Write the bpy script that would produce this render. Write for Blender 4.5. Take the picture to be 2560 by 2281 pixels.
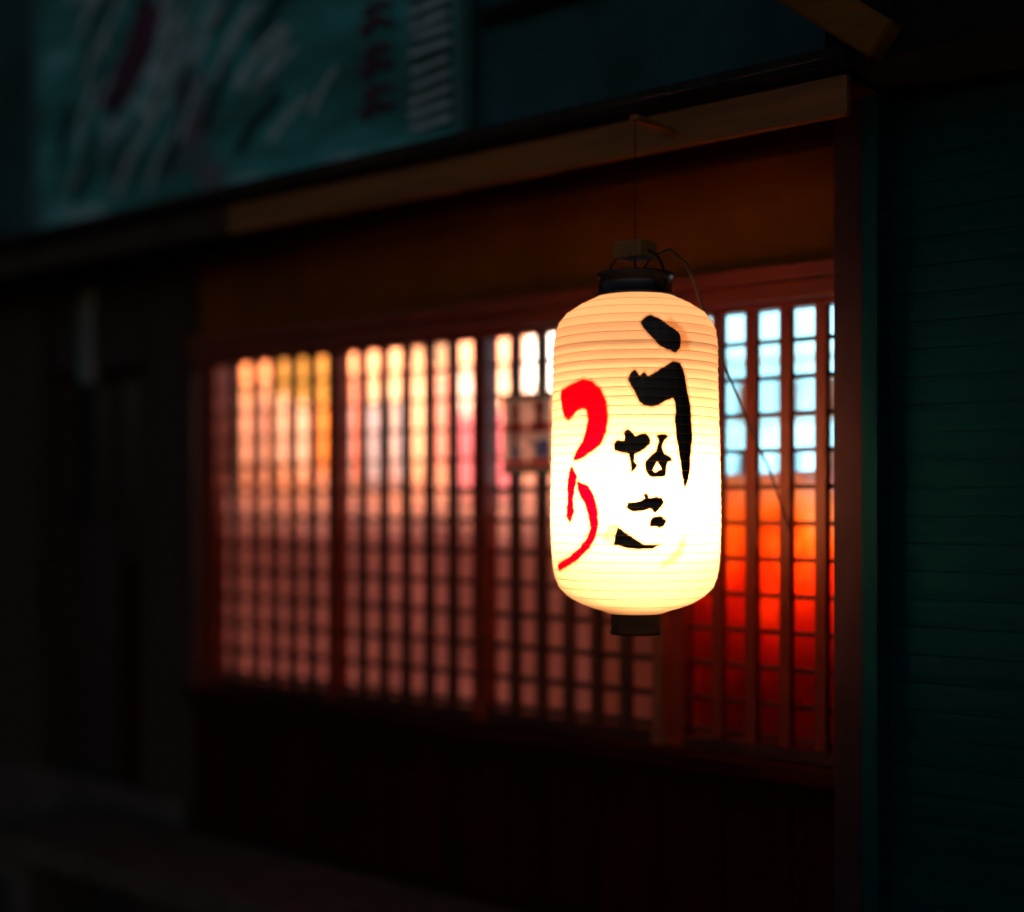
import bpy, bmesh, math, random
import numpy as np
from mathutils import Vector, Matrix
random.seed(7)
for o in list(bpy.data.objects): bpy.data.objects.remove(o)
S = bpy.context.scene
C = S.collection

# ------------------------------------------------------------------ camera, world, exposure
cam_d = bpy.data.cameras.new('camera'); cam = bpy.data.objects.new('camera', cam_d); C.objects.link(cam)
cam.location = (2.386, -2.854, 1.5); cam.rotation_euler = (math.radians(90), 0, math.radians(39.9))
cam_d.sensor_width = 36; cam_d.lens = 36 * 3500 / 2560; cam_d.shift_y = 122 / 2560
cam_d.clip_start = 0.05; cam_d.clip_end = 200
cam_d.dof.use_dof = True; cam_d.dof.focus_distance = 2.80; cam_d.dof.aperture_fstop = 0.5; cam_d.dof.aperture_blades = 9
S.camera = cam
W = bpy.data.worlds.new('World'); S.world = W; W.use_nodes = True
wn = W.node_tree.nodes; wl = W.node_tree.links
sky = wn.new('ShaderNodeTexSky'); sky.sky_type = 'NISHITA'; sky.sun_disc = False
sky.sun_elevation = math.radians(-4); sky.sun_rotation = math.radians(150)
bg = wn['Background']; bg.inputs['Strength'].default_value = 2.4
wl.new(sky.outputs[0], bg.inputs['Color'])
S.view_settings.view_transform = 'Standard'; S.view_settings.look = 'None'
S.view_settings.exposure = 0.0; S.view_settings.gamma = 1.0; S.view_settings.use_curve_mapping = False
S.cycles.max_bounces = 8; S.cycles.diffuse_bounces = 4; S.cycles.glossy_bounces = 3
S.cycles.transmission_bounces = 6; S.cycles.transparent_max_bounces = 12
S.cycles.sample_clamp_indirect = 3.0; S.cycles.use_denoising = True
S.cycles.caustics_reflective = False; S.cycles.caustics_refractive = False

# ------------------------------------------------------------------ materials
def mat(name, col, rough=.6, vary=.35, scale=(6, 6, 6), bump=.15, spec=.4, metal=0, detail=5, col2=None):
    m = bpy.data.materials.new(name); m.use_nodes = True
    n = m.node_tree.nodes; l = m.node_tree.links; b = n['Principled BSDF']
    tc = n.new('ShaderNodeTexCoord'); mp = n.new('ShaderNodeMapping'); mp.inputs['Scale'].default_value = scale
    geo = n.new('ShaderNodeNewGeometry')
    l.new(geo.outputs['Position'], mp.inputs['Vector'])
    nz = n.new('ShaderNodeTexNoise'); nz.inputs['Scale'].default_value = 1; nz.inputs['Detail'].default_value = detail
    nz.inputs['Roughness'].default_value = .62
    l.new(mp.outputs[0], nz.inputs['Vector'])
    cr = n.new('ShaderNodeValToRGB'); cr.color_ramp.elements[0].position = .3; cr.color_ramp.elements[1].position = .7
    c2 = col2 or tuple(min(1, c * (1 + vary)) for c in col); c1 = tuple(c * (1 - vary) for c in col)
    if col2: c1 = col
    cr.color_ramp.elements[0].color = (*c1, 1); cr.color_ramp.elements[1].color = (*c2, 1)
    l.new(nz.outputs['Fac'], cr.inputs[0]); l.new(cr.outputs[0], b.inputs['Base Color'])
    b.inputs['Roughness'].default_value = rough; b.inputs['Specular IOR Level'].default_value = spec
    b.inputs['Metallic'].default_value = metal
    if bump:
        bp = n.new('ShaderNodeBump'); bp.inputs['Strength'].default_value = bump; bp.inputs['Distance'].default_value = .004
        l.new(nz.outputs['Fac'], bp.inputs['Height']); l.new(bp.outputs[0], b.inputs['Normal'])
    return m
def emit(name, col, st):
    m = bpy.data.materials.new(name); m.use_nodes = True; n = m.node_tree.nodes; b = n['Principled BSDF']
    b.inputs['Base Color'].default_value = (*col, 1); b.inputs['Emission Color'].default_value = (*col, 1)
    b.inputs['Emission Strength'].default_value = st
    return m
def glass_mat(name, tint=(1, 1, 1), gl=.06):
    m = bpy.data.materials.new(name); m.use_nodes = True; n = m.node_tree.nodes; l = m.node_tree.links; n.clear()
    o = n.new('ShaderNodeOutputMaterial'); t = n.new('ShaderNodeBsdfTransparent'); t.inputs[0].default_value = (*tint, 1)
    g = n.new('ShaderNodeBsdfGlossy'); g.inputs['Roughness'].default_value = .03
    mx = n.new('ShaderNodeMixShader'); fr = n.new('ShaderNodeFresnel'); fr.inputs[0].default_value = 1.45
    gg = n.new('ShaderNodeNewGeometry'); mr = n.new('ShaderNodeMapRange'); mr.inputs['To Min'].default_value = 1.45; mr.inputs['To Max'].default_value = 1 / 1.45
    l.new(gg.outputs['Backfacing'], mr.inputs['Value']); l.new(mr.outputs[0], fr.inputs[0])
    l.new(fr.outputs[0], mx.inputs[0]); l.new(t.outputs[0], mx.inputs[1]); l.new(g.outputs[0], mx.inputs[2]); l.new(mx.outputs[0], o.inputs[0])
    return m
def translucent(name, dcol, tcol, fac=.5, noise=0, nscale=8):
    m = bpy.data.materials.new(name); m.use_nodes = True; n = m.node_tree.nodes; l = m.node_tree.links; n.clear()
    o = n.new('ShaderNodeOutputMaterial'); d = n.new('ShaderNodeBsdfDiffuse'); t = n.new('ShaderNodeBsdfTranslucent')
    d.inputs[0].default_value = (*dcol, 1); t.inputs[0].default_value = (*tcol, 1)
    if noise:
        nz = n.new('ShaderNodeTexNoise'); nz.inputs['Scale'].default_value = nscale; nz.inputs['Detail'].default_value = 4
        geo = n.new('ShaderNodeNewGeometry'); l.new(geo.outputs['Position'], nz.inputs['Vector'])
        for sh, c in ((d, dcol), (t, tcol)):
            mx = n.new('ShaderNodeMixRGB'); mx.inputs[1].default_value = (*[x * (1 - noise) for x in c], 1); mx.inputs[2].default_value = (*c, 1)
            l.new(nz.outputs['Fac'], mx.inputs[0]); l.new(mx.outputs[0], sh.inputs[0])
    mx = n.new('ShaderNodeMixShader'); mx.inputs[0].default_value = fac
    l.new(d.outputs[0], mx.inputs[1]); l.new(t.outputs[0], mx.inputs[2]); l.new(mx.outputs[0], o.inputs[0])
    return m
GV = (9, 9, 1.2)      # vertical grain
GH = (1.2, 9, 14)     # horizontal grain
M = dict(
 red_wood_v=mat('red_wood_vertical', (.15, .014, .002), .42, .35, (30, 30, 3), .25),
 rail_wood=mat('dark_rail_wood', (.035, .004, .0015), .5, .35, (3, 30, 40), .25),
 red_wood_h=mat('red_wood_horizontal', (.17, .020, .003), .42, .35, (3, 30, 40), .25),
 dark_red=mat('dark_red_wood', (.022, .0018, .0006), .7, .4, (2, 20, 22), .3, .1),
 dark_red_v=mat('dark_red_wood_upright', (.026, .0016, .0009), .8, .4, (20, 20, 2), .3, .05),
 stile_brown=mat('brown_stile_wood', (.15, .045, .015), .5, .3, (30, 30, 3), .25),
 black_wood=mat('black_stained_wood', (.016, .012, .010), .6, .4, (20, 20, 2), .3),
 black_wood_h=mat('black_stained_rail_wood', (.016, .010, .008), .6, .4, (2, 20, 20), .3),
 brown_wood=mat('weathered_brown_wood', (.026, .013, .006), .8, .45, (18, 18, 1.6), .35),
 fascia=mat('pale_brown_fascia_wood', (.18, .068, .007), .6, .3, (1.6, 20, 30), .35),
 bar=mat('dark_lattice_wood', (.055, .016, .007), .5, .35, (30, 30, 3), .25),
 ochre=mat('ochre_plaster', (.17, .055, .0045), .9, .28, (3, 3, 3), .4, .1, detail=8),
 dim_plaster=mat('grey_brown_plaster', (.035, .028, .026), .9, .3, (2.5, 2.5, 2.5), .4, .1, detail=8),
 teal_wall=mat('dark_teal_tinted_boards', (.010, .065, .080), .7, .5, (2.2, 2.2, 1.4), .3, .2, detail=6),  # teal street light put into the wall, shutter, rail and sign colours
 teal_shutter=mat('teal_shutter_tint', (.001, .029, .042), .85, .3, (1.0, 2, 2), 0, .03),
 teal_rail=mat('teal_guide_rail_tint', (.001, .030, .042), .8, .3, (8, 8, 2), 0, .04),
 purple_brown=mat('purple_brown_render', (.034, .019, .026), .9, .3, (7, 7, 2), .3, .04),
 stone=mat('grey_bench_stone', (.060, .046, .038), .85, .3, (9, 9, 9), .5, .2, detail=9),
 concrete=mat('grey_concrete', (.055, .05, .046), .9, .3, (4, 4, 4), .5, .1, detail=9),
 asphalt=mat('asphalt', (.045, .043, .042), .85, .35, (40, 40, 40), .6, .2, detail=8),
 black=mat('black_lacquer', (.012, .012, .014), .25, .3, (10, 10, 10), 0, .5),
 black_matt=mat('black_painted_metal', (.008, .0085, .009), .8, .3, (10, 10, 10), .1, .08),
 cord=mat('black_rubber_cord', (.02, .02, .022), .5, .2, (10, 10, 10), 0),
 peach=mat('peach_room_plaster', (.72, .42, .26), .9, .15, (2, 2, 2), .1, .1),
 room_dark=mat('dim_room_wood', (.30, .15, .08), .7, .3, (3, 3, 3), .1, .2),
 paper=mat('cream_menu_paper', (.75, .62, .45), .9, .1, (9, 9, 9), 0, .1),
 roof_tile=mat('grey_roof_tile', (.02, .02, .022), .9, .4, (9, 9, 9), .3, .04),
)
# ------------------------------------------------------------------ geometry helpers
def add_box(bm, x0, x1, y0, y1, z0, z1):
    if x1 < x0: x0, x1 = x1, x0
    v = [bm.verts.new(p) for p in ((x0,y0,z0),(x1,y0,z0),(x1,y1,z0),(x0,y1,z0),(x0,y0,z1),(x1,y0,z1),(x1,y1,z1),(x0,y1,z1))]
    for f in ((0,3,2,1),(4,5,6,7),(0,1,5,4),(1,2,6,5),(2,3,7,6),(3,0,4,7)): bm.faces.new([v[i] for i in f])
def link(name, bm, m, parent=None, smooth=False):
    me = bpy.data.meshes.new(name); bm.to_mesh(me); bm.free()
    for x in (m if isinstance(m, list) else [m]): me.materials.append(x)
    if smooth: me.shade_smooth()
    o = bpy.data.objects.new(name, me); C.objects.link(o)
    if parent is not None: o.parent = parent
    return o
def box(name, x0, x1, y0, y1, z0, z1, m, parent=None, bev=0):
    bm = bmesh.new(); add_box(bm, x0, x1, y0, y1, z0, z1)
    if bev: bmesh.ops.bevel(bm, geom=list(bm.edges), offset=bev, segments=2, affect='EDGES', profile=.6)
    return link(name, bm, m, parent)
def share(src, name, loc, parent, rot=None, scale=None):
    o = bpy.data.objects.new(name, src.data); C.objects.link(o); o.parent = parent; o.location = loc
    if rot: o.rotation_euler = rot
    if scale: o.scale = scale
    return o
def tube(bm, pts, r, n=8, cap=True):
    pts = [Vector(p) for p in pts]; rings = []
    for i, p in enumerate(pts):
        d = (pts[min(i+1, len(pts)-1)] - pts[max(i-1, 0)]).normalized()
        a = d.cross(Vector((.31, .2, .93))).normalized(); b = d.cross(a)
        rr = r[i] if isinstance(r, (list, tuple)) else r
        rings.append([bm.verts.new(p + rr * (math.cos(2*math.pi*k/n) * a + math.sin(2*math.pi*k/n) * b)) for k in range(n)])
    for A, B in zip(rings, rings[1:]):
        for k in range(n): bm.faces.new((A[k], A[(k+1) % n], B[(k+1) % n], B[k]))
    if cap: bm.faces.new(rings[0][::-1]); bm.faces.new(rings[-1])
def lathe(bm, prof, n=32, c=(0, 0, 0), cap=True):
    rings = [[bm.verts.new((c[0] + r*math.cos(2*math.pi*k/n), c[1] + r*math.sin(2*math.pi*k/n), c[2] + z)) for k in range(n)] for r, z in prof]
    for A, B in zip(rings, rings[1:]):
        for k in range(n): bm.faces.new((A[k], A[(k+1) % n], B[(k+1) % n], B[k]))
    if cap: bm.faces.new(rings[0][::-1]); bm.faces.new(rings[-1])
def thing(name, label, cat, loc=(0, 0, 0), group=None):
    o = bpy.data.objects.new(name, None); C.objects.link(o); o.location = loc; o.empty_display_size = .1
    o['label'] = label; o['category'] = cat
    if group: o['group'] = group
    return o
def tag(o, label, cat, group=None):
    o['label'] = label; o['category'] = cat
    if group: o['group'] = group
    return o
def structure(o): o['kind'] = 'structure'; return o
def poly_plate(name, pts, y0, y1, m, parent=None):   # outline in x,z given a thickness along y
    bm = bmesh.new(); a = [bm.verts.new((x, y0, z)) for x, z in pts]; b = [bm.verts.new((x, y1, z)) for x, z in pts]
    n = len(pts); bm.faces.new(a); bm.faces.new(b[::-1])
    for k in range(n): bm.faces.new((a[k], b[k], b[(k+1) % n], a[(k+1) % n]))
    bmesh.ops.recalc_face_normals(bm, faces=list(bm.faces)); return link(name, bm, m, parent)

# ------------------------------------------------------------------ ground
g = bmesh.new(); add_box(g, -30, 30, -30, 12, -.3, 0); structure(link('road', g, M['asphalt']))
k = bmesh.new(); add_box(k, -12, 8, -1.05, 2.6, 0.004, .10); structure(link('pavement', k, M['concrete']))

# lantern outline (z, radius) and brush lettering (angle in degrees, height) on its paper
PROFILE = [(1.2748, 0.0499), (1.2798, 0.0749), (1.289, 0.1015), (1.3015, 0.1307), (1.3224, 0.1565), (1.339, 0.1656), (1.3599, 0.1715), (1.4016, 0.1756), (1.4683, 0.1773), (1.6351, 0.1748), (1.7185, 0.1731), (1.8269, 0.1715), (1.8603, 0.1673), (1.8811, 0.1581), (1.8978, 0.144), (1.9145, 0.1182), (1.927, 0.0932), (1.9337, 0.0732)]
INK = {
 'black': [
   [(-44.9, 1.8736), (-38.2, 1.8657), (-33.8, 1.8553), (-27.2, 1.8443), (-24.2, 1.8355), (-23.8, 1.825), (-24.1, 1.8107), (-27.7, 1.8016), (-33.4, 1.8069), (-38.4, 1.813), (-41.6, 1.8232), (-45.9, 1.8361), (-49.4, 1.8479), (-51.1, 1.8597), (-48.3, 1.868)] ,
   [(-55.5, 1.7648), (-52.5, 1.7517), (-49.1, 1.7595), (-46.9, 1.7504), (-41.6, 1.7597), (-35.3, 1.7717), (-29.7, 1.7813), (-24.2, 1.7794), (-21.1, 1.7576), (-20.2, 1.7394), (-18.7, 1.7187), (-16.5, 1.6955), (-15.8, 1.6589), (-15.5, 1.6328), (-16.8, 1.6066), (-17.4, 1.5752), (-18.5, 1.5569), (-20.3, 1.5412), (-21.5, 1.5333), (-22.3, 1.5463), (-23.5, 1.5632), (-24.2, 1.5801), (-25.4, 1.6061), (-27.2, 1.632), (-28.1, 1.6631), (-27.5, 1.684), (-27.9, 1.7022), (-29.4, 1.7124), (-35.5, 1.7055), (-40.9, 1.6962), (-44.4, 1.693), (-48.7, 1.696), (-52.1, 1.7025), (-54.6, 1.7194), (-57.2, 1.7324), (-59.4, 1.7454), (-58.1, 1.7583)] ,
   [(-62.3, 1.6419), (-60.2, 1.647), (-57.2, 1.6417), (-55.5, 1.6327), (-52.1, 1.6378), (-48.7, 1.6391), (-46.2, 1.6313), (-45.7, 1.621), (-48.7, 1.6119), (-53.8, 1.6029), (-55.9, 1.6003), (-56.3, 1.5848), (-54.2, 1.577), (-57.2, 1.5654), (-57.6, 1.5796), (-58.4, 1.5926), (-58.9, 1.6016), (-63.1, 1.603), (-68.3, 1.6084), (-68.7, 1.6188), (-66.6, 1.6265), (-62.3, 1.6237), (-61.4, 1.6315)] ,
   [(-41.4, 1.6366), (-35.7, 1.638), (-33.8, 1.6342), (-37.0, 1.6251), (-38.4, 1.6121), (-36.6, 1.6005), (-32.1, 1.5928), (-31.1, 1.5877), (-34.4, 1.585), (-35.3, 1.5694), (-35.8, 1.5564), (-45.4, 1.5551), (-47.9, 1.5667), (-48.7, 1.5822), (-45.3, 1.5951), (-41.9, 1.6029), (-40.1, 1.6185), (-39.2, 1.6263)] ,
   [(-49.6, 1.5215), (-47.5, 1.5215), (-46.7, 1.5111), (-42.0, 1.515), (-38.1, 1.5124), (-36.8, 1.5047), (-39.8, 1.493), (-42.5, 1.4853), (-45.4, 1.4943), (-50.5, 1.4892), (-56.3, 1.4879), (-60.5, 1.4943), (-59.7, 1.5034), (-55.5, 1.5034), (-51.3, 1.5072), (-48.4, 1.5124)] ,
   [(-45.4, 1.4672), (-43.7, 1.475), (-39.4, 1.4775), (-35.1, 1.4684), (-37.2, 1.4594), (-39.8, 1.4548), (-42.0, 1.4594), (-45.4, 1.4595)] ,
   [(-66.0, 1.4555), (-61.4, 1.4439), (-55.5, 1.4323), (-49.6, 1.4207), (-44.5, 1.4194), (-39.3, 1.4232), (-43.7, 1.4155), (-53.0, 1.4142), (-61.4, 1.4167), (-68.7, 1.423), (-67.7, 1.4412)] ,
 ],
 'hole': [
   [(-41.0, 1.5887), (-37.5, 1.5694), (-40.6, 1.5654), (-41.5, 1.5615), (-44.5, 1.5667)] ,
 ],
 'faint': [
   [(-21.6, 1.4435), (-19.5, 1.4382), (-21.0, 1.4201), (-24.4, 1.3994), (-30.0, 1.3853), (-37.3, 1.3778), (-38.2, 1.383), (-32.0, 1.3971), (-27.4, 1.4125)] ,
   [(-69.9, 1.4658), (-66.0, 1.4594), (-68.2, 1.4386), (-70.8, 1.4256), (-78.0, 1.4331), (-76.1, 1.4462)] ,
   [(-38.5, 1.8549), (-29.3, 1.8667), (-21.8, 1.8492), (-15.9, 1.8212), (-16.6, 1.8106), (-24.1, 1.8068), (-23.7, 1.8409), (-30.0, 1.8505)] ,
 ],
 'red': [
   [(-114.9, 1.7219), (-113.9, 1.7297), (-105.8, 1.736), (-97.8, 1.7423), (-91.9, 1.7465), (-85.5, 1.7415), (-79.5, 1.7263), (-75.7, 1.7025), (-74.6, 1.6763), (-75.5, 1.6451), (-79.2, 1.6219), (-84.9, 1.6093), (-94.5, 1.5942), (-99.3, 1.5925), (-95.8, 1.6075), (-91.3, 1.6229), (-89.1, 1.6384), (-87.2, 1.6592), (-86.8, 1.6801), (-88.4, 1.6921), (-92.8, 1.6967), (-98.7, 1.691), (-101.8, 1.6822), (-105.9, 1.6743), (-110.0, 1.6835), (-112.7, 1.7027)] ,
   [(-101.8, 1.5723), (-97.9, 1.5562), (-99.7, 1.5325), (-101.5, 1.5061), (-100.1, 1.485), (-103.2, 1.469), (-105.4, 1.4796), (-104.1, 1.5114), (-105.0, 1.538), (-103.7, 1.5591)] ,
   [(-95.5, 1.5429), (-87.8, 1.5348), (-83.7, 1.5165), (-81.2, 1.4904), (-80.7, 1.4591), (-82.8, 1.4356), (-86.9, 1.4171), (-95.8, 1.3954), (-105.4, 1.3813), (-118.4, 1.3691), (-120.2, 1.3742), (-103.6, 1.3921), (-93.3, 1.4114), (-86.8, 1.4328), (-84.1, 1.4538), (-85.6, 1.4799), (-88.8, 1.506), (-93.0, 1.5218)] ,
 ],
}
BULB_ST = 520
# ------------------------------------------------------------------ the shop
shop = thing('shop_building', 'wooden eatery front with lattice windows glowing behind the hanging lantern', 'shop')
ZT, ZB = 1.966, .915
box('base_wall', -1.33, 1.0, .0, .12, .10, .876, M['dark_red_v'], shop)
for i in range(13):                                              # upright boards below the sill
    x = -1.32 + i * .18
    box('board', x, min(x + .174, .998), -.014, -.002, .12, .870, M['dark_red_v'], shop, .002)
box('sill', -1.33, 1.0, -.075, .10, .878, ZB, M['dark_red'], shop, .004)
box('lintel', -1.33, 1.0, -.035, .10, ZT, 2.005, M['red_wood_h'], shop, .003)
box('lintel_cap', -1.33, 1.0, -.055, .10, 2.007, 2.040, M['red_wood_h'], shop, .003)
box('plaster_band', -1.33, 1.0, .0, .12, 2.042, 2.30, M['ochre'], shop)
box('wall_plate', -2.35, 1.0, -.06, .12, 2.302, 2.345, M['dark_red'], shop, .003)
box('soffit', -3.4, 1.115, -.285, .12, 2.347, 2.365, M['dark_red'], shop)
box('fascia', -.80, 1.12, -.31, -.287, 2.272, 2.352, M['fascia'], shop, .004)
box('fascia', -3.4, -.803, -.308, -.287, 2.276, 2.352, M['brown_wood'], shop, .004)  # fading lantern light put into this board's darker colour
box('drip_edge', -3.4, 1.13, -.335, -.285, 2.368, 2.382, M['black_matt'], shop, .002)
rf = bmesh.new()
for x0, x1, pts in ((-3.4, 1.13, ((-.335, 2.384), (.0, 2.46), (.0, 2.48), (-.335, 2.402))),):
    vs = [[rf.verts.new((x, y, z)) for y, z in pts] for x in (x0, x1)]
    rf.faces.new(vs[0][::-1]); rf.faces.new(vs[1])
    for j in range(4): rf.faces.new((vs[0][j], vs[0][(j+1) % 4], vs[1][(j+1) % 4], vs[1][j]))
link('canopy_roof', rf, M['roof_tile'], shop)
# upper wall, boarded
box('upper_wall', -3.4, 1.2, .03, .15, 2.40, 3.9, M['teal_wall'], shop)
for i in range(4):
    z = 2.485 + i * .345
    box('plank', -3.38, 1.18, .012, .029, z, z + .342, M['teal_wall'], shop, .003)
box('conduit_cover', -.10, .55, -.02, .010, 2.795, 2.835, M['black_matt'], shop, .004)

def lattice_window(x0, x1, bars, frosted_top, wood):
    """frame mesh is the part; bars, cross bars and panes are its sub-parts"""
    bm = bmesh.new()
    add_box(bm, x0 - .045, x0, -.008, .045, ZB + .002, ZT - .002); add_box(bm, x1, x1 + .004, -.008, .045, ZB + .002, ZT - .002)
    add_box(bm, x0, x1, -.006, .043, ZT - .016, ZT - .002)
    w = link('lattice_window', bm, M['red_wood_v'], shop)
    box('bottom_rail', x0, x1, -.006, .043, ZB + .002, ZB + .03, M['rail_wood'], w)
    for b in bars:
        box('lattice_bar', b - .0135, b + .0135, -.002, .024, ZB + .03, ZT - .016, M[wood], w, .0015)
    for k in range(12):
        z = 1.5 - .5485 + .0843 * k + (.0 if k else .008)
        if z > ZT - .03: continue
        box('cross_bar', x0, x1, .0235, .036, z - (.0055 if x1 > .9 else .0075 if z < 1.56 else .0042), z + (.0055 if x1 > .9 else .0075 if z < 1.56 else .0042), M['black_wood_h'] if x1 < .9 else M['rail_wood'], w)
    box('glass_pane', x0, x1, .0385, .0415, max(frosted_top, ZB+.03), ZT - .016, M['glass'], w)
    if frosted_top > ZB + .1:
        box('frosted_pane', x0, x1, .038, .042, ZB + .03, frosted_top - .002, M['frost'], w)
    return w
M['glass'] = glass_mat('window_glass', (.97, .97, .97))
M['frost'] = translucent('frosted_paper_glass', (.27, .17, .16), (.60, .40, .385), .76, .65, 2.5)
def fade_top(m):      # the frosting film thins out unevenly towards its top edge
    n = m.node_tree.nodes; l = m.node_tree.links; o = [x for x in n if x.type == 'OUTPUT_MATERIAL'][0]; src = o.inputs[0].links[0].from_socket
    g = n.new('ShaderNodeNewGeometry'); sp = n.new('ShaderNodeSeparateXYZ'); l.new(g.outputs['Position'], sp.inputs[0])
    nz = n.new('ShaderNodeTexNoise'); nz.inputs['Scale'].default_value = 4; l.new(g.outputs['Position'], nz.inputs['Vector'])
    ad = n.new('ShaderNodeMath'); ad.operation = 'MULTIPLY_ADD'; ad.inputs[1].default_value = .14; l.new(nz.outputs['Fac'], ad.inputs[0]); l.new(sp.outputs[2], ad.inputs[2])
    mr = n.new('ShaderNodeMapRange'); mr.inputs['From Min'].default_value = 1.46; mr.inputs['From Max'].default_value = 1.67; l.new(ad.outputs[0], mr.inputs['Value'])
    t = n.new('ShaderNodeBsdfTransparent'); x = n.new('ShaderNodeMixShader'); l.new(mr.outputs[0], x.inputs[0]); l.new(src, x.inputs[1]); l.new(t.outputs[0], x.inputs[2]); l.new(x.outputs[0], o.inputs[0])
fade_top(M['frost'])
lattice_window(-1.235, -.715, [-1.155, -1.061, -.971, -.883, -.796], 1.62, 'bar')
lattice_window(-.665, -.135, [-.579, -.490, -.400, -.310, -.221], 1.62, 'bar')
lattice_window(-.085, .452, [.004, .094, .184, .273, .363], 1.62, 'bar')
lattice_window(.542, .995, [.632, .722, .812, .902], ZB, 'red_wood_v')  # redder bars: lantern light on them put into the wood colour
box('corner_stile', -1.318, -1.283, -.02, .05, ZB + .002, ZT - .002, M['red_wood_v'], shop, .003)
box('meeting_stile', .462, .494, -.022, -.010, ZB + .002, ZT - .002, M['stile_brown'], shop, .002)

# left of the windows: pillar, sliding door, post
box('pillar', -1.611, -1.332, -.03, .14, .10, 2.300, M['brown_wood'], shop, .004)
box('door_lintel', -2.26, -1.613, -.02, .12, 1.98, 2.300, M['black_wood_h'], shop, .003)
dr = box('sliding_door', -1.83, -1.613, .03, .065, .12, 1.978, M['dark_red_v'], shop, .003)
box('lower_panel', -1.80, -1.64, .024, .029, .25, 1.25, M['dark_red_v'], dr, .002)
box('door_pane', -1.80, -1.64, .022, .029, 1.30, 1.93, M['black'], dr)
d2 = box('sliding_door', -2.195, -1.84, .075, .11, .12, 1.978, M['black_wood'], shop, .003)
box('door_pane', -2.14, -1.90, .068, .0745, 1.45, 1.92, M['black'], d2)
box('door_pull', -1.888, -1.870, .050, .0745, 1.55, 1.90, M['teal_rail'], d2, .003)
box('post', -2.50, -2.197, -.05, .14, .10, 2.300, M['brown_wood'], shop, .004)
box('side_wall', -3.40, -2.502, .0, .14, .10, 2.300, M['dim_plaster'], shop)
box('plinth', -3.40, -1.332, -.06, -.052, .10, .55, M['concrete'], shop)

# ------------------------------------------------------------------ room behind the lattice
YB = 2.45
box('room_back_wall', -5.2, 1.2, YB, YB + .06, .10, 2.75, M['peach'], shop)
box('room_side_wall', 1.14, 1.20, .13, YB, .10, 2.75, M['room_dark'], shop)
box('room_end_wall', -5.26, -5.202, .15, YB, .10, 2.75, M['room_dark'], shop)
box('room_ceiling', -5.2, 1.14, .16, YB, 2.70, 2.75, M['peach'], shop)
box('room_floor', -5.2, 1.14, .13, YB, .104, .12, M['room_dark'], shop)
box('room_front_wall', -5.2, -2.36, .145, .17, .12, 2.70, M['room_dark'], shop)
# warm room lamps
def lamp_light(name, loc, energy, col, r=.06):
    d = bpy.data.lights.new(name, 'POINT'); d.energy = energy; d.color = col; d.shadow_soft_size = r
    o = bpy.data.objects.new(name, d); C.objects.link(o); o.location = loc; return o
def pendant(x, y, z, label, col, st, energy, r=.09):
    t = thing('pendant_lamp', label, 'lamp', (x, y, z), 'paper pendant lamps inside the room')
    b = bmesh.new(); lathe(b, [(r*.45, -.10), (r*.9, -.075), (r, 0), (r*.9, .075), (r*.45, .10)], 20)
    sh = link('lamp_shade', b, emit('shade_glow_%d' % int(st*100+x*-10), col, st), t, True)
    c = bmesh.new(); tube(c, [(0, 0, .10), (0, 0, 2.70 - z)], .004, 6); link('cord', c, M['cord'], t)
    return t
pendant(-1.62, .75, 1.99, 'orange paper pendant lamp behind the left lattice window, nearest the door', (1, .40, .06), 2.0, 22, .13)
pendant(-1.45, 1.25, 2.16, 'amber pendant lamp behind the middle of the second lattice window', (1, .56, .28), 1.2, 24, .08)
pendant(-.64, .95, 1.995, 'bright white pendant lamp seen between the poster and the lantern', (1, .86, .68), 9, 30, .06)

for i, (x, y, e, c) in enumerate(((-3.9, 1.75, 125, (1, .44, .20)), (-3.0, 1.75, 140, (1, .54, .36)), (-2.1, 1.75, 150, (1, .64, .54)), (-1.1, 1.75, 140, (1, .66, .60)), (-.3, 1.8, 90, (1, .66, .64)))):
    cp = box('added_ceiling_light', x - .16, x + .16, y - .05, y + .05, 2.655, 2.698, emit('tube_%d' % i, c, 3), shop)  # unseen lamps added above the lintel to brighten the back wall
    ll = lamp_light('lamp_light', (x, y, 2.58), e, c, .10); ll.parent = cp

# paper menu strips on the back wall
rs = random.Random(3)
strip = bmesh.new(); add_box(strip, -.045, .045, -.004, 0, -.34, 0)
strip0 = None
cols = [(.85,.72,.5),(.8,.35,.08),(.55,.5,.52),(.85,.62,.4),(.75,.3,.25),(.9,.8,.7)]
smats = [mat('menu_paper_%d' % i, c, .9, .1, (9,9,9), 0, .1) for i, c in enumerate(cols)]
words_ = ['second from the room end', 'beside the orange one', 'under the amber lamp']
board = thing('menu_strip_board', 'row of upright paper menu strips pinned along the back wall of the room', 'menu board', (-2.6, YB - .02, 2.18))
box('rail', -1.75, 2.05, -.0, .018, -.02, .012, M['room_dark'], board)
for i in range(30):
    o = box('menu_strip', -.042, .042, -.010, -.004, -.46 - .05*rs.random(), -.02, smats[rs.choice([0,0,1,2,3,3,4,5])], board)
    o.location = (-1.70 + .125 * i, 0, 0)
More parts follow.
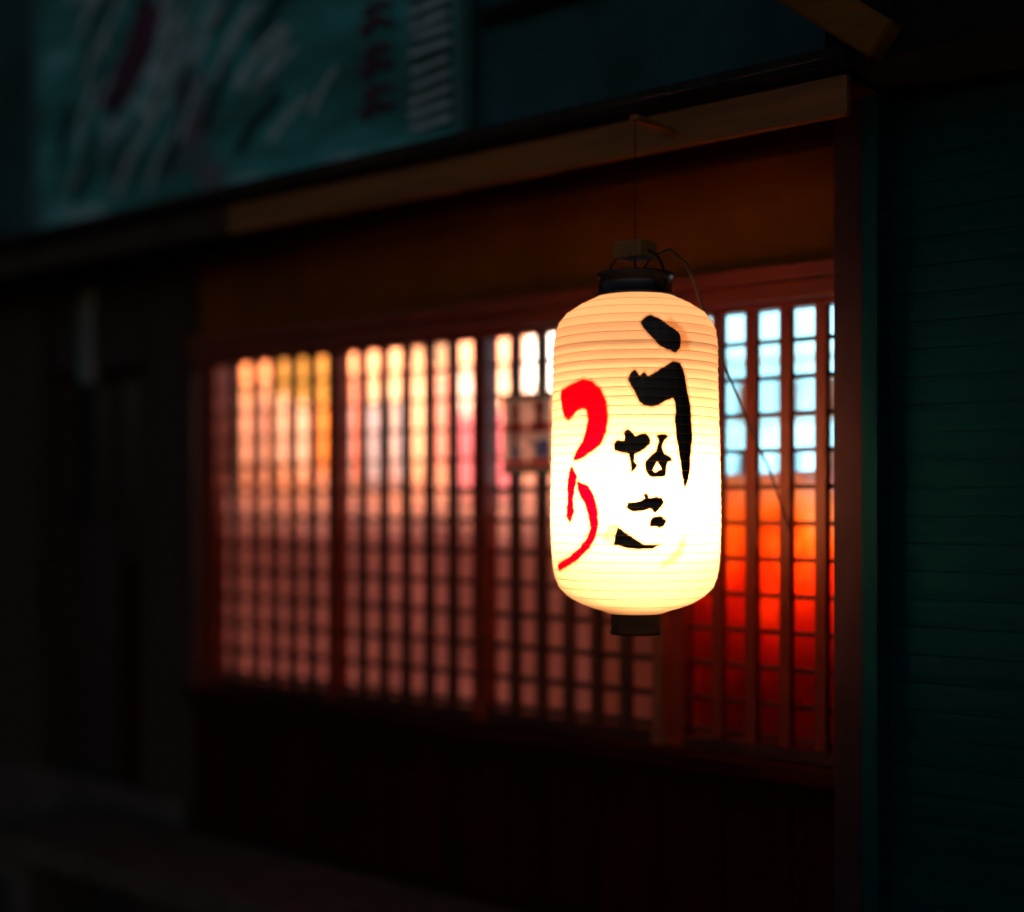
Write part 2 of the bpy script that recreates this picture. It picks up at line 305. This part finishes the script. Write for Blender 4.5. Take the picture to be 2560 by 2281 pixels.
# framed pictures and a shelf of bottles half way down the back wall
def picture(x, z, w, h, col, label):
    p = thing('wall_picture', label, 'picture', (x, YB - .03, z))
    box('picture_frame', -w/2 - .02, w/2 + .02, 0, .025, -h/2 - .02, h/2 + .02, M['room_dark'], p)
    box('print', -w/2, w/2, -.006, -.001, -h/2, h/2, mat('print_%d' % int(x*-100), col, .8, .5, (7, 7, 7), 0, .1), p)
picture(-2.96, 1.98 -.15, .30, .42, (.30, .34, .42), 'blue grey framed print on the back wall behind the second lattice window')
picture(-2.18, 1.86 -.1, .40, .40, (.50, .16, .20), 'pink and maroon framed print on the back wall near the window post')
picture(-4.05, 1.9, .34, .40, (.55, .40, .36), 'mauve framed print on the back wall behind the left lattice window')
counter = thing('bar_counter', 'long wooden counter inside the room behind the lattice windows', 'counter', (-1.9, 1.5, .12))
box('counter_top', -2.0, 1.7, -.22, .22, .90, .94, M['room_dark'], counter, .005)
box('counter_front', -2.0, 1.7, -.16, -.13, 0, .898, M['room_dark'], counter)
rb = random.Random(5)
bcol = [(.05,.10,.04),(.18,.06,.02),(.5,.5,.55),(.03,.03,.05),(.4,.12,.05)]
bm_m = [mat('bottle_%d' % i, c, .15, .2, (9,9,9), 0, .6) for i, c in enumerate(bcol)]
names = ['green','amber','frosted','black','russet']
bx = [-3.2,-2.98,-2.74,-2.5,-2.27,-2.02,-1.80,-1.55,-1.3,-1.05,-.82]
where = ['at the far end of the counter','second along the far end of the counter','before the blue grey print','third from the far end, under the amber lamp','fifth along the counter','in the middle of the counter','just past the middle of the counter','fourth from the near end of the counter','third from the near end of the counter','behind the poster, near the window post','at the near end of the counter, closest to the cooler']
for i, x in enumerate(bx):
    c = i % 5
    h = rb.uniform(.26, .34)
    b = bmesh.new(); lathe(b, [(.036, 0), (.038, .01), (.038, h*.58), (.016, h*.75), (.014, h)], 14)
    t = thing('bottle', f'{names[c]} glass bottle {where[i]}', 'bottle', (x, 1.46 + rb.uniform(-.05, .08), 1.06), 'bottles along the counter')
    link('glass_body', b, bm_m[c], t, True)
    b = bmesh.new(); lathe(b, [(.0395, h*.15), (.0395, h*.45)], 14, cap=False); link('paper_label', b, smats[rb.choice([0,3,5])], t, True)
    b = bmesh.new(); lathe(b, [(.018, h-.01), (.018, h+.022)], 10); link('cap', b, smats[1], t)

# lit display cooler at the right
cl = thing('display_cooler', 'upright drinks cooler glowing cold white and cyan behind the right lattice window', 'cooler', (.40, .62, .12))
cw, cd = .42, .30
box('cabinet', -cw, cw, .12, cd, 0, 1.98, M['black_matt'], cl)
box('side_panel', -cw - .03, -cw - .002, -.20, cd, 0, 1.98, M['black_matt'], cl)
box('side_panel', cw + .002, cw + .03, -.20, cd, 0, 1.98, M['black_matt'], cl)
def cooler_light():
    m = bpy.data.materials.new('cooler_backlight'); m.use_nodes = True; n = m.node_tree.nodes; l = m.node_tree.links; b = n['Principled BSDF']
    tc = n.new('ShaderNodeTexCoord'); mp = n.new('ShaderNodeMapping'); mp.inputs['Scale'].default_value = (5, 5, 5); l.new(tc.outputs['Object'], mp.inputs[0])
    nz = n.new('ShaderNodeTexNoise'); nz.inputs['Scale'].default_value = 1.2; l.new(mp.outputs[0], nz.inputs['Vector'])
    cr = n.new('ShaderNodeValToRGB'); cr.color_ramp.elements[0].position = .35; cr.color_ramp.elements[1].position = .62
    cr.color_ramp.elements[0].color = (.12, .40, .52, 1); cr.color_ramp.elements[1].color = (.34, .84, 1.0, 1)
    l.new(nz.outputs['Fac'], cr.inputs[0]); l.new(cr.outputs[0], b.inputs['Emission Color']); b.inputs['Emission Strength'].default_value = 3.0
    return m
box('backlight', -cw + .01, cw - .01, .10, .118, 1.30, 1.97, cooler_light(), cl)
for z in (1.42, 1.62, 1.79):
    box('shelf', -cw, cw, -.02, .098, z - .005, z, M['paper'], cl)
box('lower_panel', -cw, cw, -.18, -.15, 0, 1.22, mat('cooler_red_panel', (.42, .012, .006), .5, .4, (3, 3, 3), .1), cl)
box('price_strip', -cw, cw, -.19, -.175, 1.23, 1.36, emit('price_strip_glow', (1, .42, .22), 1.5), cl)
rc = random.Random(9)
canc = [(.75,.15,.1),(.8,.8,.85),(.2,.35,.6),(.85,.5,.5),(.9,.9,.95)]
cmats = [mat('can_%d' % i, c, .35, .1, (9,9,9), 0, .5) for i, c in enumerate(canc)]
kind = ['red', 'silver', 'blue', 'pink', 'white']
row = {1.42: 'lowest', 1.62: 'middle'}
for z in (1.42, 1.62):
    for i in range(6):
        c = rc.randrange(5)
        pos = ['leftmost', 'second', 'third', 'fourth', 'fifth', 'rightmost'][i]
        b = bmesh.new(); lathe(b, [(.026, 0), (.031, .008), (.031, .10), (.025, .112)], 14)
        o = link('drink_can', b, cmats[c], None, True); o.location = (.40 - .33 + i * .13, .66, .12 + z + .001)
        tag(o, f'{kind[c]} drink can, {pos} on the {row[z]} lit shelf of the cooler', 'can', 'drink cans in the cooler')

# red cloth with the orange glow painted in, at the lower right
def cloth(name, x0, x1, y, z0, z1, m, amp=.02, waves=5, lean=0):
    b = bmesh.new(); nx, nz = 40, 14; G = []
    for i in range(nx + 1):
        u = i / nx
        G.append([b.verts.new((x0 + (x1-x0)*u, y + amp*math.sin(u*waves*2*math.pi) * (1 - .5*j/nz) + .01*math.sin(u*17+j*.5), z0 + (z1-z0)*j/nz + lean*u)) for j in range(nz + 1)])
    for i in range(nx):
        for j in range(nz): b.faces.new((G[i][j], G[i+1][j], G[i+1][j+1], G[i][j+1]))
    bmesh.ops.solidify(b, geom=list(b.faces), thickness=.002)
    return link(name, b, m, None, True)
M['red_cloth'] = translucent('red_cloth', (.50, .015, .004), (.65, .03, .005), .45, .5, 7)
M['orange_cloth'] = translucent('orange_cloth', (.75, .22, .02), (.95, .35, .04), .5, .5, 9)
def glow_painted():  # red and orange cloth, the fading glow painted into its colour ramp
    m = translucent('glow_painted_cloth', (.5, .02, .005), (.6, .03, .005), .5, 0); n = m.node_tree.nodes; l = m.node_tree.links
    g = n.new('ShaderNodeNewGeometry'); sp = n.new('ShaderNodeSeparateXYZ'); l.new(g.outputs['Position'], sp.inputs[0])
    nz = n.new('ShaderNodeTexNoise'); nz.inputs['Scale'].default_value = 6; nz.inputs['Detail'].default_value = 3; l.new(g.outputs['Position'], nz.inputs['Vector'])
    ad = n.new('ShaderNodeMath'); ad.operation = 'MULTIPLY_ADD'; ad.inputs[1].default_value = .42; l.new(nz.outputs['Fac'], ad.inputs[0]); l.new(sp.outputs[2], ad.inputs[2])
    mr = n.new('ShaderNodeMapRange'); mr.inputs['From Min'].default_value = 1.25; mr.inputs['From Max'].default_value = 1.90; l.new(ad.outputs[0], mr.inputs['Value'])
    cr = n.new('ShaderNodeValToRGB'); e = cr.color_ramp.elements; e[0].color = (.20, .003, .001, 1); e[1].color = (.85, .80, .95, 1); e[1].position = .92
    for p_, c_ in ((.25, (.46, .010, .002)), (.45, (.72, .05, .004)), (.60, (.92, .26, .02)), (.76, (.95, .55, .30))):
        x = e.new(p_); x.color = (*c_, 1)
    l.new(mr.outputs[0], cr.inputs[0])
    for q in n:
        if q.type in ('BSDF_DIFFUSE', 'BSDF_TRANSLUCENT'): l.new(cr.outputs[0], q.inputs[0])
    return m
tag(cloth('glow_painted_curtain', .42, 1.10, .24, .50, 1.575, glow_painted(), .022, 4, .02), 'red and orange cloth with a fading glow painted into its colours, behind the lower right lattice window', 'curtain')
pl = thing('table_lamp', 'small amber lamp glowing low behind the right lattice window', 'lamp', (.50, .40, 1.22))
b = bmesh.new(); lathe(b, [(.05, .10), (.075, .0), (.08, .10), (.05, .20)][1:], 18); link('lamp_shade', b, emit('amber_shade', (1, .50, .16), 6), pl, True)
b = bmesh.new(); lathe(b, [(.05, -.30), (.05, -.28), (.012, -.26), (.012, .0)], 14); link('lamp_base', b, M['black'], pl)
ll = lamp_light('lamp_light', (.22, -.03, .14), 6, (1, .55, .28)); ll.parent = pl  # extra light added off the shade to brighten the cloth
st = thing('side_table', 'low dark side table under the amber lamp', 'table', (.50, .42, .12))
box('table_top', -.14, .14, -.12, .12, .765, .80, M['room_dark'], st, .003)
for sx in (-1, 1):
    for sy in (-1, 1): box('leg', sx*.115 - .012, sx*.115 + .012, sy*.095 - .012, sy*.095 + .012, 0, .763, M['room_dark'], st)

# ------------------------------------------------------------------ poster on the lattice
po = thing('poster', 'small poster with two red and blue figures tied to the lattice left of the lantern', 'poster', (.076, -.028, 1.688))
M['poster_paper'] = translucent('poster_paper', (.92, .72, .62), (.95, .75, .62), .65)
M['p_red'] = mat('poster_red', (.75, .04, .03), .8, .2, (20, 20, 20), 0, .2)
M['p_dark'] = mat('poster_maroon', (.28, .06, .05), .8, .2, (20, 20, 20), 0, .2)
M['p_blue'] = mat('poster_blue', (.12, .15, .42), .8, .2, (20, 20, 20), 0, .2)
M['p_olive'] = mat('poster_olive', (.16, .16, .09), .8, .2, (20, 20, 20), 0, .2)
box('sheet', -.084, .084, -.001, .001, -.098, .100, M['poster_paper'], po)
box('top_strip', -.086, .086, -.0045, -.0015, .088, .102, M['p_olive'], po)
box('bottom_strip', -.086, .086, -.0045, -.0015, -.108, -.092, M['p_olive'], po)
for cx_ in (-.040, .042):
    b = bmesh.new()
    link('clip', (add_box(b, cx_ - .009, cx_ + .009, -.008, .006, .100, .135), b)[1], M['p_olive'], po)
    box('red_band', cx_ - .037, cx_ + .035, -.003, -.0012, .004, .024, M['p_red'], po)
    box('red_band', cx_ - .037, cx_ + .035, -.003, -.0012, -.088, -.070, M['p_red'], po)
poly_plate('figure', [(-.052,-.066),(-.026,-.066),(-.028,-.02),(-.026,.03),(-.022,.055),(-.030,.082),(-.044,.084),(-.054,.062),(-.050,.02),(-.046,-.02)], -.005, -.0032, M['p_dark'], po)
poly_plate('figure', [(.028,.0),(.058,.0),(.056,.03),(.054,.045),(.060,.055),(.058,.078),(.042,.086),(.028,.078),(.026,.056),(.034,.046),(.030,.03)], -.005, -.0032, M['p_dark'], po)
poly_plate('blue_coat', [(-.052,-.066),(-.020,-.066),(-.020,-.05),(-.028,-.034),(-.046,-.034)], -.007, -.0052, M['p_blue'], po)
poly_plate('blue_coat', [(.026,-.066),(.074,-.066),(.076,-.032),(.066,-.018),(.050,-.018),(.042,-.026),(.010,-.022),(.010,-.030),(.030,-.042)], -.0055, -.0032, M['p_blue'], po)

# ------------------------------------------------------------------ the lantern
LX, LY = .711, -.45
BULB = (.045 * math.cos(math.radians(-42)), .045 * math.sin(math.radians(-42)), 1.515)
lan = thing('paper_lantern', 'large lit white paper lantern with black and red brush lettering hanging before the windows', 'lantern', (LX, LY, 0))
pz = np.array([p[0] for p in PROFILE]); pr_ = np.array([p[1] for p in PROFILE])
def sm(z):   # smoothed profile
    return float(np.mean([np.interp(z + d, pz, pr_) for d in (-.006, -.003, 0, .003, .006)]))
z0, z1 = float(pz[0]), float(pz[-1]); NR = 36
def paper_mesh():
    NT = 288; NZ = NR * 6; zs = np.linspace(z0, z1, NZ + 1)
    Rr = np.array([sm(z) for z in zs]) -   np.append(np.repeat(np.random.RandomState(8).uniform(.0006, .0017, NR), 6), .001) * np.abs(np.sin(np.pi * np.arange(NZ + 1) / 6))
    th = np.linspace(-math.pi * 1.45, math.pi * .55, NT, endpoint=False)
    T, Z = np.meshgrid(th, zs); Rm = np.repeat(Rr[:, None], NT, 1)
    rw = np.random.RandomState(4); wob = 1 + .0025 * np.sin(3*T + Z*9) + .0018*np.sin(7*T - Z*21)
    V = np.stack([Rm*wob*np.cos(T), Rm*wob*np.sin(T), Z], -1).reshape(-1, 3)
    i = np.arange(NZ)[:, None]; j = np.arange(NT)[None, :]; j2 = (j + 1) % NT
    F = np.stack([i*NT+j, i*NT+j2, (i+1)*NT+j2, (i+1)*NT+j], -1).reshape(-1, 4)
    me = bpy.data.meshes.new('paper_shade'); me.from_pydata(V.tolist(), [], F.tolist()); me.shade_smooth()
    def sd(polys):
        out = np.full(V.shape[0], 9.0); P = np.stack([np.degrees(T).ravel() * .174 * math.pi/180, Z.ravel()], -1)
        for pl in polys:
            q = np.array([(a * .174 * math.pi/180, z) for a, z in pl]); n = len(q); d = np.full(len(P), 9.0); ins = np.zeros(len(P), bool)
            for k in range(n):
                a, b = q[k], q[(k+1) % n]; e = b - a; w = P - a
                t = np.clip((w @ e) / max(e @ e, 1e-12), 0, 1); d = np.minimum(d, np.hypot(*(w - t[:, None]*e).T))
                c = ((a[1] > P[:, 1]) != (b[1] > P[:, 1]))
                xi = a[0] + (P[:, 1] - a[1]) * e[0] / (e[1] if abs(e[1]) > 1e-9 else 1e-9)
                ins ^= c & (P[:, 0] < xi)
            out = np.minimum(out, np.where(ins, -d, d))
        return out
    blk = np.maximum(sd(INK['black']), -sd(INK['hole'])); red = sd(INK['red']); fa = sd(INK['faint'])
    for nm, a in (('ink_black', blk), ('ink_red', red), ('ink_faint', fa)):
        at = me.attributes.new(nm, 'FLOAT', 'POINT'); at.data.foreach_set('value', a.astype(np.float32))
    return me
def paper_mat():
    m = bpy.data.materials.new('lantern_paper'); m.use_nodes = True; n = m.node_tree.nodes; l = m.node_tree.links; n.clear()
    o = n.new('ShaderNodeOutputMaterial')
    def mask(nm, soft, rag, extra=0):
        a = n.new('ShaderNodeAttribute'); a.attribute_name = nm
        tc = n.new('ShaderNodeTexCoord'); nz = n.new('ShaderNodeTexNoise'); nz.inputs['Scale'].default_value = 90; nz.inputs['Detail'].default_value = 3
        l.new(tc.outputs['Object'], nz.inputs['Vector'])
        ma = n.new('ShaderNodeMath'); ma.operation = 'MULTIPLY_ADD'; ma.inputs[1].default_value = rag; l.new(nz.outputs['Fac'], ma.inputs[0])
        l.new(a.outputs['Fac'], ma.inputs[2])
        mr = n.new('ShaderNodeMapRange'); grow = (.0034 if nm == 'ink_red' else .0012) + extra
        mr.inputs['From Min'].default_value = rag/2 - soft + grow; mr.inputs['From Max'].default_value = rag/2 + soft + grow
        mr.inputs['To Min'].default_value = 1; mr.inputs['To Max'].default_value = 0; l.new(ma.outputs[0], mr.inputs['Value'])
        return mr.outputs[0]
    def brush(col, tcol):
        d = n.new('ShaderNodeBsdfDiffuse'); d.inputs[0].default_value = (*col, 1); t = n.new('ShaderNodeBsdfTranslucent'); t.inputs[0].default_value = (*tcol, 1)
        x = n.new('ShaderNodeMixShader'); x.inputs[0].default_value = .5; l.new(d.outputs[0], x.inputs[1]); l.new(t.outputs[0], x.inputs[2]); return x
    pap = brush((.86, .80, .70), (.97, .83, .68))
    fnt = brush((.70, .50, .34), (.70, .42, .22))
    red = brush((.55, .01, .015), (.62, .0, .012))
    blk = n.new('ShaderNodeBsdfPrincipled'); blk.inputs['Base Color'].default_value = (.010, .009, .009, 1); blk.inputs['Roughness'].default_value = .45
    cur = pap.outputs[0]
    halo_b = brush((.55, .32, .18), (.62, .36, .16)); halo_r = brush((.75, .25, .12), (.85, .30, .12))  # warm blur halo round the strokes, painted into the paper colour
    nzc = n.new('ShaderNodeTexNoise'); nzc.inputs['Scale'].default_value = 60; nzc.inputs['Detail'].default_value = 5
    mpc = n.new('ShaderNodeMapping'); mpc.inputs['Scale'].default_value = (1, 1, .25); tcc = n.new('ShaderNodeTexCoord'); l.new(tcc.outputs['Object'], mpc.inputs[0]); l.new(mpc.outputs[0], nzc.inputs['Vector'])
    crc = n.new('ShaderNodeValToRGB'); crc.color_ramp.elements[0].position = .45; crc.color_ramp.elements[0].color = (.006, .006, .006, 1); crc.color_ramp.elements[1].position = .75; crc.color_ramp.elements[1].color = (.06, .045, .035, 1)
    l.new(nzc.outputs['Fac'], crc.inputs[0]); l.new(crc.outputs[0], blk.inputs['Base Color'])
    for sh, (nm, soft, rag, extra) in ((fnt, ('ink_faint', .006, .010, 0)), (halo_r, ('ink_red', .0042, .006, .0035)), (halo_b, ('ink_black', .0040, .005, .0022)), (red, ('ink_red', .0018, .003, 0)), (blk, ('ink_black', .0010, .003, 0))):
        x = n.new('ShaderNodeMixShader'); l.new(mask(nm, soft, rag, extra), x.inputs[0]); l.new(cur, x.inputs[1]); l.new(sh.outputs[0], x.inputs[2]); cur = x.outputs[0]
    l.new(cur, o.inputs[0]); return m
me = paper_mesh(); me.materials.append(paper_mat())
ps = bpy.data.objects.new('paper_shade', me); C.objects.link(ps); ps.parent = lan
M['rib'] = translucent('bamboo_rib', (.62, .36, .16), (.80, .45, .16), .6)
for i in range(1, NR):
    z = z0 + (z1 - z0) * i / NR; R = sm(z) + .0002; b = bmesh.new()
    rings = []
    for kx in range(72):
        a = 2 * math.pi * kx / 72; w = 1 + .0025 * math.sin(3*a + z*9) + .0018*math.sin(7*a - z*21)
        rings.append([b.verts.new(((R*w + .0007*math.cos(q))*math.cos(a), (R*w + .0007*math.cos(q))*math.sin(a), z + .0007*math.sin(q))) for q in (0, 2.09, 4.19)])
    for kx in range(72):
        A, B = rings[kx], rings[(kx+1) % 72]
        for q in range(3): b.faces.new((A[q], B[q], B[(q+1) % 3], A[(q+1) % 3]))
    link('rib', b, M['rib'], lan, True)
b = bmesh.new(); lathe(b, [(.070, z1 - .004), (.082, z1 - .003), (.083, z1 + .004), (.076, z1 + .006), (.076, z1 + .036), (.080, z1 + .040), (.080, z1 + .046), (.066, z1 + .048), (.062, z1 + .02)], 48)
link('top_ring', b, M['black'], lan, True)
b = bmesh.new(); lathe(b, [(.045, z0 - .044), (.052, z0 - .044), (.053, z0 - .038), (.0505, z0 - .036), (.0505, z0 - .002), (.054, z0 + .002), (.046, z0 + .003)], 48)
link('bottom_ring', b, M['black_matt'], lan, True)
b = bmesh.new(); tube(b, [(math.cos(a)*.070, -math.sin(a)*.0, z1 + .045 + math.sin(a)*.055) for a in np.linspace(0, math.pi, 17)], .0025, 6); link('wire_handle', b, M['black_matt'], lan, True)
b = bmesh.new(); bmesh.ops.create_uvsphere(b, u_segments=24, v_segments=16, radius=.034); bulb = link('bulb', b, emit('bulb_glow', (1, .47, .19), BULB_ST), lan, True); bulb.location = BULB
b = bmesh.new(); lathe(b, [(.014, .034), (.018, .045), (.018, .085), (.008, .095)], 14); hp = bmesh.new(); lathe(hp, [(.068, -.060), (.068, -.052), (.020, -.050), (.018, -.035)], 24); hpo = link('shading_plate', hp, M['black_matt'], lan, True); hpo.location = (0, 0, BULB[2])  # unseen plate added under the bulb to shade the lower paper
so = link('socket', b, M['black_matt'], lan, True); so.location = BULB
b = bmesh.new(); tube(b, [(BULB[0], BULB[1], BULB[2] + .09), (.01, -.01, 1.75), (0, 0, z1 + .05)], .003, 6); link('inner_cord', b, M['cord'], lan)

# bracket and cord
M['block_wood'] = mat('block_wood', (.30, .13, .03), .6, .3, (9, 9, 9), .2)
hk = thing('lantern_bracket', 'pale wooden block and arm under the eave that carries the lantern', 'bracket', (LX, LY, 2.0))
box('block', -.034, .034, -.03, .03, .012, .048, M['block_wood'], hk, .004)
b = bmesh.new(); tube(b, [(0, 0, .046), (0, 0, .300)], .0011, 6); link('rod', b, M['black_matt'], hk)
box('arm', -.010, .010, -.008, .138, .300, .312, M['fascia'], hk, .002)
b = bmesh.new(); tube(b, [(0, 0, .012), (0, 0, -.004), (.008, 0, -.012)], .003, 6); link('hook', b, M['black_matt'], hk)
b = bmesh.new(); tube(b, [(.711, -.43, 1.985), (.735, -.425, 2.02), (.775, -.415, 2.03), (.800, -.39, 2.00), (.797, -.35, 1.95), (.790, -.28, 1.88), (.793, -.2, 1.764), (.805, -.13, 1.654), (.818, -.08, 1.58), (.83, -.05, 1.50), (.85, -.03, 1.42)], .0028, 6)
tag(link('power_cord', b, M['cord'], None, True), 'thin black power cord looping from the lantern top down across the right window', 'cord')

# ------------------------------------------------------------------ signboard on the upper wall
sg = thing('signboard', 'big mottled teal signboard with faded purple lettering above the eave', 'sign', (-.15, -.05, 2.50))
def sign_mat():
    m = bpy.data.materials.new('sign_print'); m.use_nodes = True; n = m.node_tree.nodes; l = m.node_tree.links; b = n['Principled BSDF']
    tc = n.new('ShaderNodeTexCoord'); mp = n.new('ShaderNodeMapping'); mp.inputs['Rotation'].default_value = (0, math.radians(-38), 0); mp.inputs['Scale'].default_value = (1.2, 1, 4.2)
    l.new(tc.outputs['Object'], mp.inputs[0])
    a = n.new('ShaderNodeTexNoise'); a.inputs['Scale'].default_value = 1.1; a.inputs['Detail'].default_value = 7; a.inputs['Roughness'].default_value = .6; l.new(mp.outputs[0], a.inputs['Vector'])
    c = n.new('ShaderNodeValToRGB'); e = c.color_ramp.elements
    e[0].position = .30; e[0].color = (.008, .035, .035, 1); e[1].position = .72; e[1].color = (0.405, 0.648, 0.743, 1)
    x = e.new(.45); x.color = (0.016, 0.176, 0.176, 1); x = e.new(.56); x.color = (.035, .33, .34, 1)
    l.new(a.outputs['Fac'], c.inputs[0])
    a2 = n.new('ShaderNodeTexNoise'); a2.inputs['Scale'].default_value = 2.3; a2.inputs['Detail'].default_value = 4; l.new(tc.outputs['Object'], a2.inputs['Vector'])
    c2 = n.new('ShaderNodeValToRGB'); c2.color_ramp.elements[0].position = .56; c2.color_ramp.elements[1].position = .68
    l.new(a2.outputs['Fac'], c2.inputs[0])
    mx = n.new('ShaderNodeMixRGB'); mx.inputs[2].default_value = (.11, .11, .16, 1); l.new(c2.outputs[0], mx.inputs[0]); l.new(c.outputs[0], mx.inputs[1]); l.new(mx.outputs[0], b.inputs['Base Color'])
    b.inputs['Roughness'].default_value = .75; return m
box('board', -2.05, -.0, .0, .03, .0, 1.45, sign_mat(), sg, .003)
M['sign_frame'] = mat('sign_frame', (.05, .16, .17), .6, .3, (5, 5, 5), .1)
M['sign_purple'] = mat('sign_purple_ink', (.07, .03, .06), .8, .3, (12, 12, 12), 0, .1)
M['sign_magenta'] = mat('sign_magenta_ink', (.085, .035, .075), .8, .3, (12, 12, 12), 0, .1)
M['sign_black'] = mat('sign_black_ink', (.014, .05, .055), .8, .3, (12, 12, 12), 0, .1)
box('frame_rail', -2.08, .02, -.012, .034, -.032, -.002, M['sign_frame'], sg, .003)
box('frame_stile', .002, .022, -.012, .034, .0, 1.45, M['sign_frame'], sg, .003)
box('frame_stile', -2.08, -2.052, -.012, .034, .0, 1.45, M['sign_frame'], sg, .003)
M['sign_pale'] = mat('sign_pale_ink', (.34, .50, .56), .8, .3, (12, 12, 12), 0, .1)
box('dark_column', -.165, -.020, -.0035, -.001, .03, 1.42, M['sign_black'], sg)
for i in range(33):     # pale ribs down the right edge
    z = .05 + i * .041
    bm = bmesh.new(); add_box(bm, -.175 + .03*random.random(), -.018 - .01*random.random(), -.010, -.004, -.0085, .0085)
    o = link('slat', bm, M['sign_pale'], sg); o.location = (0, 0, z); o.rotation_euler = (0, math.radians(random.uniform(-7, -2)), 0)
def stroke(name, pts, w, m, y=-.006):
    # a brush stroke: a flat plate of width w along the points
    L, Rr = [], []
    for i, p in enumerate(pts):
        a = pts[max(i-1, 0)]; c = pts[min(i+1, len(pts)-1)]; dx, dz = c[0]-a[0], c[1]-a[1]; n_ = math.hypot(dx, dz) or 1
        ww = w * (.55 + .45*math.sin(math.pi * (i + .6) / len(pts)))
        L.append((p[0] - dz/n_*ww, p[1] + dx/n_*ww)); Rr.append((p[0] + dz/n_*ww, p[1] - dx/n_*ww))
    return poly_plate(name, L + Rr[::-1], y, y + .005, m, sg)
for q in range(11):
    cz = .14 + q * .118; a, b_ = random.uniform(-.01, .01), random.uniform(-.012, .012)
    stroke('brush_stroke', [(-.36, cz + .03 + a), (-.31, cz + .042), (-.25, cz + .03)], .012, M['sign_purple'])
    stroke('brush_stroke', [(-.37, cz - .02), (-.31, cz - .004 + b_), (-.24, cz - .02)], .015, M['sign_purple'], -.008)
    stroke('brush_stroke', [(-.33, cz + .04), (-.31 + a, cz), (-.35, cz - .045)], .011, M['sign_purple'], -.010)
stroke('painted_blob', [(-1.62, .36), (-1.52, .44), (-1.42, .55), (-1.36, .66)], .075, M['sign_magenta'])
for p in ([(-1.10, .20), (-1.02, .30), (-.96, .44)], [(-.92, .10), (-.84, .18), (-.72, .24)], [(-1.82, .06), (-1.75, .16), (-1.70, .30)], [(-.84, .42), (-.72, .54), (-.60, .62)], [(-1.30, .10), (-1.22, .2), (-1.17, .34)]):
    stroke('brush_stroke', p, .022, M['sign_black'])

rp = random.Random(12)
for i in range(84):
    x = rp.uniform(-1.95, -.42); z = rp.uniform(.02, .85); L = rp.uniform(.10, .30); a = math.radians(rp.uniform(36, 60) if x > -1.1 else rp.uniform(50, 75))
    pts = [(x, z), (x + L*.5*math.cos(a), z + L*.5*math.sin(a)), (x + L*math.cos(a - .15), z + L*math.sin(a - .15))]
    if pts[2][0] > -.42: continue
    dark = i % 3 == 0
    stroke('dark_stroke' if dark else 'pale_stroke', pts, rp.uniform(.008, .016), M['sign_black'] if dark else M['sign_pale'], -.0025 - .00008*i)

# ------------------------------------------------------------------ shuttered building on the right
nb = thing('shuttered_building', 'dark teal shopfront on the right with its roller shutter pulled down', 'building')
box('corner_pier', 1.004, 1.074, -.14, .20, .10, 2.52, M['purple_brown'], nb, .006)
box('guide_rail', 1.076, 1.112, -.155, -.06, .10, 2.36, M['teal_rail'], nb, .003)
sl = bmesh.new()
prof = [(-.1020, 0), (-.1036, .014), (-.1036, .042), (-.1020, .056), (-.088, .056), (-.088, 0)]
vs = [[sl.verts.new((x, y, z)) for y, z in prof] for x in (1.114, 3.9)]
for j in range(6): sl.faces.new((vs[0][j], vs[1][j], vs[1][(j+1) % 6], vs[0][(j+1) % 6]))
sl.faces.new(vs[0][::-1]); sl.faces.new(vs[1])
s0 = link('shutter_slat', sl, M['teal_shutter'], nb); s0.location = (0, 0, .105)
for i in range(1, 39): share(s0, 'shutter_slat', (0, random.uniform(-.001, .001), .105 + i * .0572), nb)
box('shutter_box', 1.076, 3.9, -.32, -.02, 2.362, 2.72, M['black_matt'], nb, .006)
box('wall', 1.076, 4.2, -.058, .20, .10, 2.36, M['teal_wall'], nb)
box('upper_wall', 1.205, 4.2, -.015, .20, 2.722, 3.9, M['teal_wall'], nb)
br = thing('slanting_brace', 'slanting brown timber brace above the corner pier and shutter box', 'brace', (1.14, -.36, 2.445))
bb = bmesh.new(); add_box(bb, -.55, .11, -.025, .025, -.038, .038); bmesh.ops.bevel(bb, geom=list(bb.edges), offset=.004, segments=2, affect='EDGES')
bo = link('timber', bb, mat('brace_wood', (.13, .055, .010), .8, .4, (2, 20, 20), .4, .05), br); bo.rotation_euler = (0, math.radians(38), 0)
box('bracket_plate', .02, .09, .026, .038, -.06, .02, M['black_matt'], br)

nbd = thing('reflection_strip', 'narrow blue grey strip put in as the glass reflection above the left doorway', 'reflection strip', (-1.92, -.03, 1.93))  # glass reflection put in as a pale blue grey plate
box('board', -.045, .020, -.012, .006, 0, .32, mat('reflection_blue_grey', (.09, .14, .17), .4, .3, (9, 9, 3), 0, .4), nbd, .002)
box('edge_strip', .022, .034, -.016, .006, 0, .33, mat('reflection_pale_edge', (.30, .36, .40), .4, .3, (9, 9, 3), 0, .4), nbd, .002)

# ------------------------------------------------------------------ stone bench along the base
bn = thing('stone_bench', 'low pale stone bench standing on the pavement under the lattice windows', 'bench', (-.35, -.32, .10))
for i in range(5):
    x = -1.45 + i * .62
    box('slab', x, x + .612, -.20, .19, .30, .375, M['stone'], bn, .006)
for x in (-1.30, -.35, .6, 1.45): box('support', x - .06, x + .06, -.14, .14, 0, .298, M['concrete'], bn, .006)

# building across the alley behind the camera is dark; the street lamp glow comes from the sky alone
